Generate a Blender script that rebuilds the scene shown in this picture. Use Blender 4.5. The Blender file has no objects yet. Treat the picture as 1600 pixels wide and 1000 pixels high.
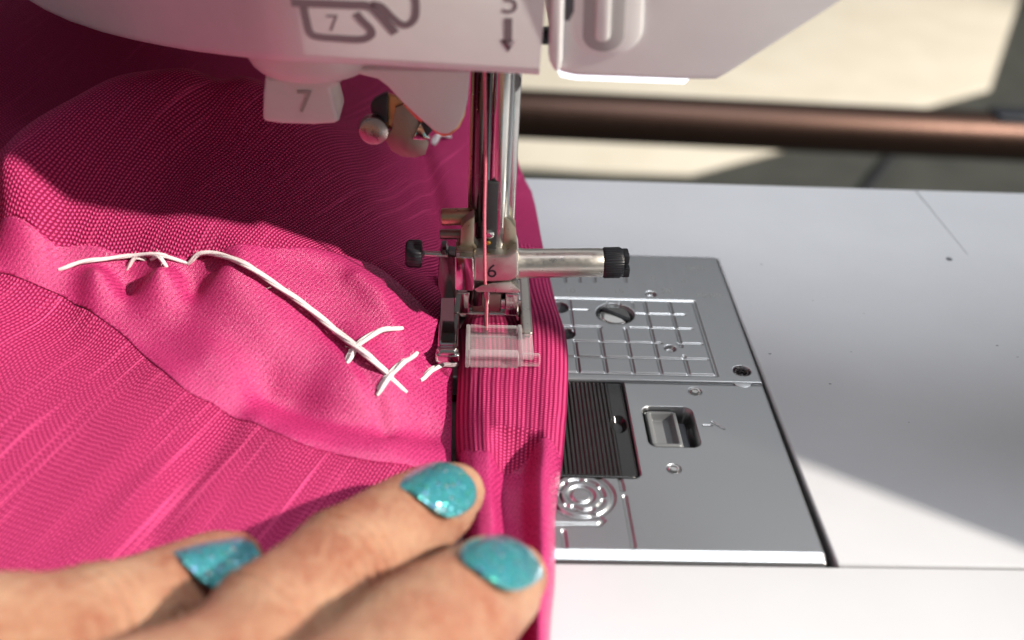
import bpy, bmesh, math, random
import numpy as np
from mathutils import Vector, Matrix
random.seed(7); np.random.seed(7)
S = bpy.context.scene
C = S.collection
# ------------------------------------------------------------------ camera  (1 unit = 1 cm, plate surface z = 0)
CAM = np.array([-0.4224, -16.4297, 11.1789]); F_PX = 1653.15
PITCH, YAW, ROLL = 0.5810864, 0.05403883, 0.05375986
_cp, _sp = math.cos(PITCH), math.sin(PITCH)
_f = np.array([math.sin(YAW)*_cp, math.cos(YAW)*_cp, -_sp]); _r0 = np.array([math.cos(YAW), -math.sin(YAW), 0]); _u0 = np.cross(_r0, _f)
_R = _r0*math.cos(ROLL) + _u0*math.sin(ROLL); _U = _u0*math.cos(ROLL) - _r0*math.sin(ROLL); _F = _f
cd = bpy.data.cameras.new('camera'); cam = bpy.data.objects.new('camera', cd); C.objects.link(cam)
M4 = Matrix([[_R[i], _U[i], -_F[i], CAM[i]] for i in range(3)] + [[0, 0, 0, 1]])
cam.matrix_world = M4
cd.sensor_width = 36; cd.lens = F_PX/1600*36; cd.clip_start = 0.1; cd.clip_end = 5000
cd.dof.use_dof = True; cd.dof.focus_distance = 18.6; cd.dof.aperture_fstop = 0.135
S.camera = cam
# ------------------------------------------------------------------ light: window sun from the right, soft room light, added fill lamps
w = bpy.data.worlds.new('World'); S.world = w; w.use_nodes = True
bgn = w.node_tree.nodes['Background']; bgn.inputs[0].default_value = (0.93, 0.96, 1.0, 1); bgn.inputs[1].default_value = 0.15
SUN = np.array([0.76, -0.29, 0.574]); SUN /= np.linalg.norm(SUN)
def lamp(name, kind, loc, target, energy, color, **kw):
    d = bpy.data.lights.new(name, kind); o = bpy.data.objects.new(name, d); C.objects.link(o)
    o.location = loc; o.rotation_euler = (Vector(target)-Vector(loc)).to_track_quat('-Z', 'Y').to_euler()
    d.energy = energy; d.color = color
    for k, v in kw.items(): setattr(d, k, v)
    return o
lamp('window_sun', 'SPOT', tuple(SUN*900), (0, 30, -10), 6.1e7, (1.0, 0.93, 0.83), spot_size=math.radians(40), spot_blend=0.2, shadow_soft_size=13)
lamp('side_fill', 'AREA', (150, 45, 112), (4, 0, 0), 0.35e5, (0.92, 0.96, 1.0), shape='RECTANGLE', size=120, size_y=100)  # added area lamp out of view at the right, lifts the bed's shade
lamp('back_fill', 'AREA', (40, 85, 120), (4, 0, 0), 0.17e5, (0.95, 0.97, 1.0), shape='RECTANGLE', size=110, size_y=90)  # added unseen lamp behind the machine, weak fill for bed and plate
lamp('overhead_fill', 'AREA', (56, 6, 150), (4, -1, 0), 2.2e5, (0.90, 0.95, 1.0), shape='RECTANGLE', size=90, size_y=90)  # added unseen lamp overhead, brightens the bed but not the fabric under the head
S.view_settings.view_transform = 'Standard'; S.view_settings.look = 'None'; S.view_settings.gamma = 1; S.view_settings.exposure = 0.13
S.view_settings.use_curve_mapping = False
S.cycles.max_bounces = 10; S.cycles.transparent_max_bounces = 12; S.cycles.transmission_bounces = 10
S.cycles.caustics_refractive = False; S.cycles.caustics_reflective = False; S.cycles.sample_clamp_indirect = 6
S.cycles.use_denoising = True
# ------------------------------------------------------------------ pixel <-> place helpers (photo is 1600 x 1000)
def ray(px, py):
    return CAM, _F + _R*(px-800)/F_PX - _U*(py-500)/F_PX
def uz(px, py, z=0.0):
    o, d = ray(px, py); return o + d*((z-o[2])/d[2])
def uy(px, py, y):
    o, d = ray(px, py); return o + d*((y-o[1])/d[1])
def up(px, py, p0, n):
    o, d = ray(px, py); p0 = np.array(p0); n = np.array(n); return o + d*(np.dot(p0-o, n)/np.dot(d, n))
# ------------------------------------------------------------------ object helpers
def tag(o, label=None, cat=None, group=None, kind=None):
    for k, v in (('label', label), ('category', cat), ('group', group), ('kind', kind)):
        if v: o[k] = v
    return o
def empty(name, loc, label, cat):
    o = bpy.data.objects.new(name, None); C.objects.link(o); o.location = loc; o.empty_display_size = 0.5
    return tag(o, label, cat)
def link(name, me, mat, parent=None, smooth=True, label=None):
    o = bpy.data.objects.new(name, me); C.objects.link(o)
    if mat: me.materials.append(mat)
    if parent:
        o.parent = parent
        if parent.type == 'EMPTY': o.location = -Vector(parent.location)
    if smooth:
        me.polygons.foreach_set('use_smooth', [True]*len(me.polygons))
    if label: o['label'] = label
    return o
def from_bm(name, bm, mat, parent=None, smooth=True, angle=35, label=None):
    bmesh.ops.recalc_face_normals(bm, faces=bm.faces)
    if smooth:
        for e in bm.edges:
            if len(e.link_faces) == 2 and e.calc_face_angle(0) > math.radians(angle): e.smooth = False
    me = bpy.data.meshes.new(name); bm.to_mesh(me); bm.free()
    return link(name, me, mat, parent, smooth, label)
def bm_box(bm, lo, hi, bev=0.0, seg=2):
    r = bmesh.ops.create_cube(bm, size=1); vs = r['verts']
    for v in vs:
        v.co = Vector([lo[i] + (v.co[i]+.5)*(hi[i]-lo[i]) for i in range(3)])
    if bev:
        es = list({e for v in vs for e in v.link_edges})
        bmesh.ops.bevel(bm, geom=es, offset=bev, segments=seg, affect='EDGES', profile=0.5)
def box(name, lo, hi, mat, parent=None, bev=0.02, seg=3, label=None):
    bm = bmesh.new(); bm_box(bm, lo, hi, bev, seg); return from_bm(name, bm, mat, parent, label=label)
def bm_prism(bm, pts, d, bev=0.0, seg=2):
    """closed planar polygon of 3-D points extruded by vector d"""
    d = Vector(d)
    a = [bm.verts.new(Vector(p)) for p in pts]; b = [bm.verts.new(Vector(p)+d) for p in pts]
    f1 = bm.faces.new(a); f2 = bm.faces.new(list(reversed(b))); n = len(a); side = []
    for i in range(n): side.append(bm.faces.new((a[i], b[i], b[(i+1) % n], a[(i+1) % n])))
    bmesh.ops.recalc_face_normals(bm, faces=[f1, f2]+side)
    if bev:
        es = list(f1.edges) + list(f2.edges)
        bmesh.ops.bevel(bm, geom=es, offset=bev, segments=seg, affect='EDGES', profile=0.5)
def prism(name, pts, d, mat, parent=None, bev=0.02, seg=2, label=None):
    bm = bmesh.new(); bm_prism(bm, pts, d, bev, seg); return from_bm(name, bm, mat, parent, label=label)
def pxprism(name, pix, y0, y1, mat, parent=None, bev=0.02, seg=2, label=None, yref=None):
    """outline in the XZ plane standing at depth yref, from y0 to y1"""
    pts = [uy(a, b, yref if yref is not None else y0) for a, b in pix]
    pts = [(p[0], y0, p[2]) for p in pts]
    return prism(name, pts, (0, y1-y0, 0), mat, parent, bev, seg, label)
def frame_axes(d):
    d = Vector(d).normalized(); a = Vector((0, 0, 1)) if abs(d.z) < .9 else Vector((1, 0, 0))
    u = d.cross(a).normalized(); return d, u, d.cross(u)
def bm_lathe(bm, base, axis, prof, n=32, ripple=None):
    """prof: list of (r, h) along axis; closed at the ends"""
    d, u, v = frame_axes(axis); base = Vector(base); rings = []
    for k, (r, h) in enumerate(prof):
        ring = []
        for i in range(n):
            a = 2*math.pi*i/n; rr = r*(1+(ripple(k, i) if ripple else 0))
            ring.append(bm.verts.new(base+d*h+u*(rr*math.cos(a))+v*(rr*math.sin(a))))
        rings.append(ring)
    for k in range(len(rings)-1):
        for i in range(n):
            bm.faces.new((rings[k][i], rings[k][(i+1) % n], rings[k+1][(i+1) % n], rings[k+1][i]))
    bm.faces.new(list(reversed(rings[0]))); bm.faces.new(rings[-1])
def lathe(name, base, axis, prof, mat, parent=None, n=32, ripple=None, label=None):
    bm = bmesh.new(); bm_lathe(bm, base, axis, prof, n, ripple); return from_bm(name, bm, mat, parent, label=label)
def rod(name, a, b, r, mat, parent=None, bev=None, n=32, label=None):
    a = Vector(a); b = Vector(b); L = (b-a).length; e = bev if bev is not None else r*.18
    return lathe(name, a, b-a, [(r-e, 0), (r-.3*e, .3*e), (r, e), (r, L-e), (r-.3*e, L-.3*e), (r-e, L)], mat, parent, n, label=label)
def smooth_path(pts, m=8):
    P = [np.array(p, float) for p in pts]; P = [2*P[0]-P[1]] + P + [2*P[-1]-P[-2]]; out = []
    for i in range(1, len(P)-2):
        for k in range(m):
            t = k/m; p0, p1, p2, p3 = P[i-1:i+3]
            out.append(.5*((2*p1)+(-p0+p2)*t+(2*p0-5*p1+4*p2-p3)*t*t+(-p0+3*p1-3*p2+p3)*t**3))
    out.append(P[-2]); return out
def bm_tube(bm, pts, rad, n=10, sx=1.0):
    pts = [Vector(p) for p in pts]; N = len(pts); rings = []; prev = None
    for i, p in enumerate(pts):
        t = (pts[min(i+1, N-1)]-pts[max(i-1, 0)]).normalized()
        if prev is None:
            _, u, v = frame_axes(t)
        else:
            u = (prev - t*prev.dot(t)).normalized(); v = t.cross(u)
        prev = u; r = rad(i/(N-1)) if callable(rad) else rad
        rings.append([bm.verts.new(p+u*(r*math.cos(2*math.pi*k/n))+v*(r*sx*math.sin(2*math.pi*k/n))) for k in range(n)])
    for a, b in zip(rings, rings[1:]):
        for k in range(n): bm.faces.new((a[k], a[(k+1) % n], b[(k+1) % n], b[k]))
    bm.faces.new(list(reversed(rings[0]))); bm.faces.new(rings[-1])
def tube(name, pts, rad, mat, parent=None, n=10, label=None):
    bm = bmesh.new(); bm_tube(bm, pts, rad, n); return from_bm(name, bm, mat, parent, angle=60, label=label)
def grid_mesh(name, X, Y, Z, mat, parent=None, uv=None, keep=None, label=None, smooth=True):
    """(m,n) arrays -> quad mesh"""
    m, n = X.shape; V = np.stack([X, Y, Z], -1).reshape(-1, 3)
    idx = np.arange(m*n).reshape(m, n)
    Q = np.stack([idx[:-1, :-1], idx[:-1, 1:], idx[1:, 1:], idx[1:, :-1]], -1).reshape(-1, 4)
    if keep is not None: Q = Q[keep.reshape(-1)]
    used = np.unique(Q); re = np.full(m*n, -1); re[used] = np.arange(len(used)); Q = re[Q]; V = V[used]
    me = bpy.data.meshes.new(name); me.from_pydata(V.tolist(), [], Q.tolist())
    if uv is not None:
        uvs = np.stack([uv[0], uv[1]], -1).reshape(-1, 2)[used]
        l = me.uv_layers.new(name='UVMap'); l.data.foreach_set('uv', uvs[Q.reshape(-1)].reshape(-1).astype(np.float32))
    return link(name, me, mat, parent, smooth, label)
def text_mesh(name, s, size, mat, parent, origin, xdir, ydir, depth=0.004, align='CENTER'):
    cu = bpy.data.curves.new(name, 'FONT'); cu.body = s; cu.size = size; cu.extrude = depth; cu.align_x = align; cu.align_y = 'CENTER'
    to = bpy.data.objects.new('tmp', cu); C.objects.link(to)
    me = bpy.data.meshes.new_from_object(to.evaluated_get(bpy.context.evaluated_depsgraph_get()))
    bpy.data.objects.remove(to); bpy.data.curves.remove(cu)
    x = Vector(xdir).normalized(); y = Vector(ydir); y = (y-x*y.dot(x)).normalized(); zz = x.cross(y)
    me.transform(Matrix(((x.x, y.x, zz.x, origin[0]), (x.y, y.y, zz.y, origin[1]), (x.z, y.z, zz.z, origin[2]), (0, 0, 0, 1))))
    me.name = name
    return link(name, me, mat, parent, smooth=False)
# ------------------------------------------------------------------ materials
class NT:
    def __init__(s, name):
        s.m = bpy.data.materials.new(name); s.m.use_nodes = True; s.t = s.m.node_tree; s.b = s.t.nodes['Principled BSDF']
    def n(s, typ, **kw):
        nd = s.t.nodes.new(typ)
        for k, v in kw.items(): setattr(nd, k, v)
        return nd
    def l(s, a, b): s.t.links.new(a, b)
    def val(s, x, sock):
        if hasattr(x, 'links') or isinstance(x, bpy.types.NodeSocket): s.l(x, sock)
        else: sock.default_value = x
    def math(s, op, a, b=0.0, c=None):
        nd = s.n('ShaderNodeMath', operation=op); s.val(a, nd.inputs[0]); s.val(b, nd.inputs[1])
        if c is not None: s.val(c, nd.inputs[2])
        return nd.outputs[0]
    def set(s, **kw):
        for k, v in kw.items(): s.val(v, s.b.inputs[k.replace('_', ' ')])
    def coord(s, which='Object', scale=(1, 1, 1), rot=(0, 0, 0)):
        tc = s.n('ShaderNodeTexCoord'); mp = s.n('ShaderNodeMapping'); mp.inputs['Scale'].default_value = scale; mp.inputs['Rotation'].default_value = rot
        s.l(tc.outputs[which], mp.inputs[0]); return mp.outputs[0]
    def noise(s, vec, scale, detail=3, rough=.55):
        nd = s.n('ShaderNodeTexNoise'); s.l(vec, nd.inputs['Vector']); nd.inputs['Scale'].default_value = scale; nd.inputs['Detail'].default_value = detail; nd.inputs['Roughness'].default_value = rough
        return nd.outputs[0]
    def ramp(s, f, stops):
        nd = s.n('ShaderNodeValToRGB'); s.l(f, nd.inputs[0]); el = nd.color_ramp.elements
        while len(el) < len(stops): el.new(.5)
        for e, (p, c) in zip(el, stops): e.position = p; e.color = (*c, 1) if len(c) == 3 else c
        return nd.outputs[0]
    def rng(s, f, a, b, c, d):
        nd = s.n('ShaderNodeMapRange'); s.val(f, nd.inputs[0])
        for i, v in enumerate((a, b, c, d)): nd.inputs[i+1].default_value = v
        return nd.outputs[0]
    def bump(s, h, dist, strength=1.0, normal=None):
        nd = s.n('ShaderNodeBump'); nd.inputs['Strength'].default_value = strength; nd.inputs['Distance'].default_value = dist; s.l(h, nd.inputs['Height'])
        if normal is not None: s.l(normal, nd.inputs['Normal'])
        return nd.outputs[0]
    def mix(s, f, a, b):
        nd = s.n('ShaderNodeMix', data_type='RGBA'); s.val(f, nd.inputs[0])
        for x, k in ((a, 6), (b, 7)):
            if isinstance(x, tuple): nd.inputs[k].default_value = (*x, 1) if len(x) == 3 else x
            else: s.l(x, nd.inputs[k])
        return nd.outputs[2]
def plastic(name, col, rough=.4, var=.04, dirt=True):
    t = NT(name); v = t.coord(); n1 = t.noise(v, .6, 4); n2 = t.noise(v, 9, 3)
    c0 = tuple(max(0, c*(1-var)) for c in col); c1 = tuple(min(1, c*(1+var)) for c in col)
    t.set(Base_Color=t.ramp(n1, [(.35, c0), (.65, c1)]), Roughness=t.rng(n2, .3, .7, rough-.06, rough+.08))
    t.set(Normal=t.bump(t.noise(v, 40, 2), .003, .25)); return t.m
def metal(name, col, rough=.25, var=.1, brush=None, bumpd=.002):
    t = NT(name); v = t.coord(scale=brush or (1, 1, 1)); n1 = t.noise(v, 30 if brush else 6, 4, .7)
    c0 = tuple(c*(1-var) for c in col)
    t.set(Base_Color=t.mix(n1, c0, col), Metallic=1.0, Roughness=t.rng(n1, .3, .7, max(.02, rough*(.93 if brush else .75)), rough*(1.08 if brush else 1.3)))
    t.set(Normal=t.bump(n1, bumpd, .35)); return t.m
def knit(name, light, dark, ang, px=.052, py=.088, slub=.5, wob_a=.06):
    t = NT(name); uvn = t.n('ShaderNodeUVMap'); mp = t.n('ShaderNodeMapping'); mp.inputs['Rotation'].default_value = (0, 0, ang); t.l(uvn.outputs[0], mp.inputs[0])
    nv = t.n('ShaderNodeTexNoise'); t.l(mp.outputs[0], nv.inputs['Vector']); nv.inputs['Scale'].default_value = 1.3; nv.inputs['Detail'].default_value = 3
    sx = t.n('ShaderNodeSeparateXYZ'); t.l(mp.outputs[0], sx.inputs[0])
    wob = t.math('MULTIPLY', t.math('SUBTRACT', nv.outputs[0], .5), wob_a)
    x = t.math('ADD', sx.outputs[0], wob); y = t.math('ADD', sx.outputs[1], t.math('MULTIPLY', wob, .6))
    fx = t.math('DIVIDE', x, px); col = t.math('FLOOR', fx)
    a = t.math('SINE', t.math('MULTIPLY', fx, 2*math.pi))
    wh = t.n('ShaderNodeTexWhiteNoise', noise_dimensions='1D'); t.l(col, wh.inputs['W'])
    par = t.math('MULTIPLY', t.math('MODULO', col, 2.0), math.pi)
    ph = t.math('ADD', t.math('MULTIPLY', par, .6), t.math('MULTIPLY', wh.outputs[0], 2.6))
    b = t.math('SINE', t.math('ADD', t.math('ADD', t.math('MULTIPLY', y, 2*math.pi/py), ph), t.math('MULTIPLY', a, .9)))
    h = t.math('MULTIPLY', t.math('ADD', t.math('MULTIPLY', a, .5), .5), t.math('ADD', t.math('MULTIPLY', b, .42), .58))
    # slubs: long thicker yarns along the grain
    sm = t.n('ShaderNodeMapping'); t.l(mp.outputs[0], sm.inputs[0]); sm.inputs['Scale'].default_value = (10, .22, 1)
    sl = t.noise(sm.outputs[0], 1.0, 2, .6); slm = t.rng(sl, .57, .70, 0, 1)
    fine = t.noise(mp.outputs[0], 26, 3, .7)
    hh = t.math('ADD', t.math('ADD', h, t.math('MULTIPLY', slm, .75*slub)), t.math('MULTIPLY', fine, .35))
    cf = t.math('ADD', t.rng(hh, .24, .90, 0, .97), t.math('MULTIPLY', slm, .12*slub))
    t.set(Base_Color=t.mix(cf, dark, light), Roughness=.6, Specular_IOR_Level=.10, Sheen_Weight=.0, Sheen_Roughness=.4, Sheen_Tint=(1, .5, .7, 1))
    t.set(Normal=t.bump(hh, .034, .9)); return t.m
def satin(name, light, dark, rough=.42):
    t = NT(name); uvn = t.n('ShaderNodeUVMap'); mp = t.n('ShaderNodeMapping'); mp.inputs['Rotation'].default_value = (0, 0, .5); t.l(uvn.outputs[0], mp.inputs[0])
    m2 = t.n('ShaderNodeMapping'); t.l(mp.outputs[0], m2.inputs[0]); m2.inputs['Scale'].default_value = (46, 20, 1)
    n1 = t.noise(m2.outputs[0], 1, 3, .75)
    wv = t.n('ShaderNodeTexWave', wave_type='BANDS', bands_direction='X'); t.l(mp.outputs[0], wv.inputs['Vector']); wv.inputs['Scale'].default_value = 4.6; wv.inputs['Distortion'].default_value = 1.2; wv.inputs['Detail'].default_value = 2; wv.inputs['Detail Scale'].default_value = 3
    n2 = t.noise(mp.outputs[0], 1.1, 3)
    h = t.math('ADD', t.math('MULTIPLY', n1, .8), t.math('MULTIPLY', wv.outputs[0], .13))
    cf = t.math('ADD', t.rng(h, .32, .66, 0, .85), t.math('MULTIPLY', n2, .15))
    t.set(Base_Color=t.mix(cf, dark, light), Roughness=t.rng(n1, .3, .7, rough-.1, rough+.12), Specular_IOR_Level=.75, Specular_Tint=(1, .62, .80, 1), Anisotropic=.5)
    t.set(Normal=t.bump(h, .025, .9)); return t.m
PINK_L, PINK_D = (.88, .10, .29), (.22, .004, .05)
m_knit = knit('pink_slub_knit', PINK_L, PINK_D, math.radians(21))
m_knit_b = knit('pink_slub_knit_upper', PINK_L, PINK_D, math.radians(24), .052, .075, .28)
m_satin = satin('pink_satin', (.74, .06, .235), (.23, .004, .06), .27)
m_rib = knit('pink_ribbed_knit', PINK_L, PINK_D, 0.0, .08, .06, .1, .03)
m_thread_w = None
def yarn(name, col, col2, sc=60):
    t = NT(name); v = t.coord(); n = t.noise(v, sc, 3, .7); t.set(Base_Color=t.ramp(n, [(.3, col2), (.65, col)]), Roughness=.75, Sheen_Weight=.3); t.set(Normal=t.bump(n, .01, .6)); return t.m
m_thread_w = yarn('white_cotton', (.86, .82, .80), (.62, .55, .56))
m_thread_p = yarn('pink_thread', (.85, .22, .30), (.6, .08, .14), 40)
m_white = plastic('white_plastic', (.86, .85, .845), .34)
m_bed = plastic('bed_white', (.53, .53, .545), .38, .015)
m_print = plastic('grey_print', (.20, .15, .17), .5)
m_lever = plastic('lever_plastic', (.74, .72, .68), .38)
m_black = plastic('black_plastic', (.012, .013, .017), .38)
m_dark = plastic('dark_gap', (.02, .022, .025), .6)
m_grey = plastic('grey_plastic', (.15, .155, .16), .35)
m_greyd = plastic('dark_grey_plastic', (.07, .075, .085), .4)
m_steel = metal('brushed_plate', (.50, .505, .51), .34, .02, (1, .05, 1), .0001)
m_bar = metal('bar_steel', (.60, .59, .57), .22, .12)
m_nickel = metal('satin_nickel', (.66, .62, .56), .33, .10)
m_chrome = metal('chrome', (.62, .60, .58), .09, .06, None, .0006)
m_gold = metal('brass_tint', (.55, .42, .27), .3, .2)
m_copper_s = metal('copper_bracket', (.62, .33, .17), .3, .15)
m_bronze = metal('bronze_plate', (.36, .29, .25), .38, .15)
m_darkm = metal('dark_steel', (.16, .14, .14), .22, .2)
def glassy(name, col, rough, tr=1.0, ior=1.49):
    t = NT(name); v = t.coord(); n = t.noise(v, 12, 3)
    t.set(Base_Color=(*col, 1), Roughness=t.rng(n, .3, .7, rough*.6, rough*1.5), Transmission_Weight=tr, IOR=ior); t.set(Normal=t.bump(n, .004, .3)); return t.m
def thin_clear(name, base, blend, rough=.08):
    t = NT(name); v = t.coord(); n = t.noise(v, 14, 3); t.set(Base_Color=(.93, .91, .92, 1), Roughness=t.rng(n, .3, .7, rough*.7, rough*1.6), Coat_Weight=.5); t.set(Normal=t.bump(n, .004, .4))
    tr = t.n('ShaderNodeBsdfTransparent'); tr.inputs[0].default_value = (*base, 1); lw = t.n('ShaderNodeLayerWeight'); lw.inputs[0].default_value = blend
    mx = t.n('ShaderNodeMixShader'); t.l(lw.outputs['Facing'], mx.inputs[0]); t.l(tr.outputs[0], mx.inputs[1]); t.l(t.b.outputs[0], mx.inputs[2])
    t.l(mx.outputs[0], t.t.nodes['Material Output'].inputs[0]); return t.m
m_clear = thin_clear('clear_plastic', (.97, .95, .96), .12)
m_frost = thin_clear('clear_moulding', (.95, .93, .94), .20)
m_smoke = glassy('smoked_plastic', (.018, .017, .017), .10, .35)
t = NT('lamp_lens'); v = t.coord(); t.set(Base_Color=(.9, .95, 1, 1), Emission_Color=(.86, .94, 1, 1), Emission_Strength=t.rng(t.noise(v, 3), .3, .7, 1.5, 1.9), Roughness=.3); m_led = t.m
# ------------------------------------------------------------------ floor and what lies beyond the bed
t = NT('shade_grey_floor'); v = t.coord(); n = t.noise(v, .12, 5); t.set(Base_Color=t.ramp(n, [(.3, (.034, .036, .031)), (.7, (.055, .057, .050))]), Roughness=.8); t.set(Normal=t.bump(t.noise(v, 2, 4), .3, .4)); m_floor = t.m  # dark grey puts the shade on the floor into its colour
t = NT('sun_patch_cream'); v = t.coord(); n = t.noise(v, .08, 5); t.set(Base_Color=t.ramp(n, [(.3, (.61, .56, .46)), (.7, (.68, .63, .535))]), Roughness=.9); t.set(Normal=t.bump(t.noise(v, 3, 4), .4, .6)); m_sun_patch = t.m  # pale cream stands for sunlit floor
m_copper = metal('copper', (.075, .045, .036), .42, .3)
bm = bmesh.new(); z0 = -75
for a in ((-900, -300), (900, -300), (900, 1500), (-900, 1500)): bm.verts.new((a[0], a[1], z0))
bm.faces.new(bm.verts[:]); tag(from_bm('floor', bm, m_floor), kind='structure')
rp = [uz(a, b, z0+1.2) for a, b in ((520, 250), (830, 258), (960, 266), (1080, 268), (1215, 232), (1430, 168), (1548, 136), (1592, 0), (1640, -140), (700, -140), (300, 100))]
sun_patch_slab = prism('sun_patch_slab', [(p[0], p[1], z0+.05) for p in rp], (0, 0, 1.15), m_sun_patch, None, .4)  # added slab, outlined along the edge of the sun patch
tag(sun_patch_slab, 'added cream slab standing for the sun patch on the floor behind the machine bed', 'sun_patch_slab')
rail = empty('copper_rail', (0, 60, z0), 'brown copper pipe rail running across behind the white machine bed', 'rail')
YR = 62.0
pa = uy(600, 168, YR); pb = uy(1690, 219, YR)
pa = pa + (pa-pb)*.35
rod('pipe', pa, pb, 1.95, m_copper, rail, .1)
pd = (pb-pa)/np.linalg.norm(pb-pa)
rod('fitting', pb-pd*.5, pb+pd*4.2, 2.2, metal('bright_copper', (.5, .25, .15), .3, .1), rail, .2)
pc = pb+pd*2
rod('leg', (pc[0], pc[1], z0), (pc[0], pc[1], pc[2]), 1.42, m_copper, rail, .1)
rod('leg', (pa[0], pa[1], z0), (pa[0], pa[1], pa[2]), 1.42, m_copper, rail, .1)
pk = uy(1568, 183, YR); box('clamp', (pk[0]-1.0, YR-1.2, pk[2]-.6), (pk[0]+4, YR+1.2, pk[2]+.5), m_black, rail, .3)
cb = [uz(a, b, z0+.5) for a, b in ((1408, 236), (1385, 262), (1362, 292), (1330, 330))]
cord = tube('cord', smooth_path([(p[0], p[1], z0+.9) for p in cb], 6), .95, m_dark); tag(cord, 'short black cord crossing the shade-grey floor below the copper rail', 'cord')
# ------------------------------------------------------------------ sewing machine
SM = empty('sewing_machine', (0, 0, -6), 'white sewing machine with metal needle plate, presser foot and needle over pink fabric', 'sewing machine')
# bed round the plate opening
XR, YB, YM, YF = 4.97, 3.19, -1.33, -5.60      # plate: right, back, seam, front
bm = bmesh.new()
bm_prism(bm, [(XR+.10, -5.68, 0), (26, -5.68, 0), (26, 6.85, 0), (-18, 6.85, 0), (-18, -5.68, 0), (-3.0, -5.68, 0), (-3.0, YB+.03, 0), (XR-.06, YB+.03, 0), (XR+.02, YB-.02, 0), (XR+.02, 1.0, 0), (XR+.06, -3.2, 0)], (0, 0, -5.9))
bed = from_bm('bed', bm, m_bed, SM)
bv = bed.modifiers.new('bevel', 'BEVEL'); bv.width = .05; bv.segments = 3; bv.limit_method = 'ANGLE'; bv.angle_limit = math.radians(50)
att = box('flat_bed_attachment', (-18, -15.5, -5.9), (26, -5.715, -.012), m_bed, SM, .035)
box('bed_floor', (-3.2, -5.7, -1.2), (XR+.3, YB+.2, -.62), m_dark, SM, .02)
a = uz(1430, 297); b = uz(1512, 398); dv = (b-a)/np.linalg.norm(b-a); nv = np.array([-dv[1], dv[0], 0])
prism('panel_seam', [a+nv*.012+(0, 0, .001), b+nv*.004+(0, 0, .001), b-nv*.004+(0, 0, .001), a-nv*.012+(0, 0, .001)], (0, 0, .003), m_grey, SM, 0)
lathe('dimple', tuple(uz(1483, 405)), (0, 0, 1), [(.07, .001), (.07, .006), (.03, .01)], m_greyd, SM, 14)
for a_, b_, r_ in ((1190, 413, .02), (1203, 553, .022), (1297, 600, .02), (1330, 550, .012), (1558, 540, .02), (1590, 558, .014), (1420, 660, .012), (1270, 470, .012), (1350, 490, .01)):
    bm = bmesh.new(); bmesh.ops.create_icosphere(bm, subdivisions=1, radius=r_, matrix=Matrix.Translation(Vector(uz(a_, b_)+(0, 0, .004))) @ Matrix.Diagonal((1.6, .7, .3, 1)))
    from_bm('dust_speck', bm, m_grey, SM)
# --- plates as fine relief sheets
def seg_d(X, Y, a, b):
    a = np.array(a[:2]); b = np.array(b[:2]); d = b-a; L = max((d**2).sum(), 1e-9)
    tt = np.clip(((X-a[0])*d[0]+(Y-a[1])*d[1])/L, 0, 1); return np.hypot(X-a[0]-tt*d[0], Y-a[1]-tt*d[1])
def poly_d(X, Y, pts):
    D = np.full(X.shape, 9e9)
    for a, b in zip(pts, pts[1:]): D = np.minimum(D, seg_d(X, Y, a, b))
    return D
def groove(Z, D, w, depth):      # V-ish groove with flat floor
    t_ = np.clip((w-D)/(w*.55), 0, 1); t_ = t_*t_*(3-2*t_); return np.minimum(Z, -depth*t_) if depth > 0 else np.maximum(Z, -depth*t_)
def rbox_d(X, Y, x0, x1, y0, y1, r, skew=0):
    cx, cy = (x0+x1)/2, (y0+y1)/2; qx = np.abs(X-cx)-(x1-x0)/2+r; qy = np.abs(Y-cy)-(y1-y0)/2+r
    return np.hypot(np.maximum(qx, 0), np.maximum(qy, 0))+np.minimum(np.maximum(qx, qy), 0)-r
def hole(Z, sd, depth, soft=.035):
    t_ = np.clip((soft-sd)/soft, 0, 1); return Z - depth*t_*t_*(3-2*t_)*(t_ > 0)
def axis(lo, hi, step, coarse=None):
    return np.r_[np.array(coarse or []), np.arange(lo, hi+step/2, step)]
def edge_round(X, Y, x1, y0, y1, r=.035, front=None):
    e = np.minimum(x1-X, np.minimum(y1-Y, Y-y0)); t_ = np.clip((r-e)/r, 0, 1); z = -r*(1-np.sqrt(np.clip(1-t_*t_, 0, 1)))
    return z
gx = axis(.55, XR, .0165, [-2.9, -2, -1, 0, .4]); gy = np.linspace(YM+.005, YB, 272)
X, Y = np.meshgrid(gx, gy); Z = np.zeros_like(X)
cx = lambda i: 1.66+.5*i
ry = lambda k: -1.11+.5*k
for k, x0, x1, w_ in ((0, .9, 4.13, .04), (1, .9, 4.08, .036), (2, 1.66, 3.28, .036), (2, 3.62, 4.06, .03), (3, .9, 2.2, .036), (3, 2.78, 3.95, .03), (4, 2.95, 3.9, .026), (5, .9, 4.16, .04)):
    Z = groove(Z, seg_d(X, Y, (x0, ry(k)), (x1, ry(k))), w_, .026)
for i, y0, y1, w_ in ((0, -1.11, -.1, .036), (0, .1, 1.39, .024), (1, -1.11, .40, .036), (2, -1.11, .35, .036), (3, -1.11, 1.36, .036), (4, -1.11, -.52, .036), (4, -.22, 1.36, .036), (5, -1.11, 1.36, .04)):
    Z = groove(Z, seg_d(X, Y, (cx(i), y0), (cx(i), y1)), w_, .026)
Z = groove(Z, seg_d(X, Y, (1.62, .98), (2.0, .98)), .024, .02)
for xx in (.25, .5, .75):
    Z = groove(Z, seg_d(X, Y, (2.16+xx*.0+xx, 1.28), (2.16+xx, 1.10)), .02, .015)
for px_ in (882, 905, 928, 976): 
    a = uz(px_, 432); Z = groove(Z, seg_d(X, Y, a, a+(0, -.22, 0)), .028, .02)
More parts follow.
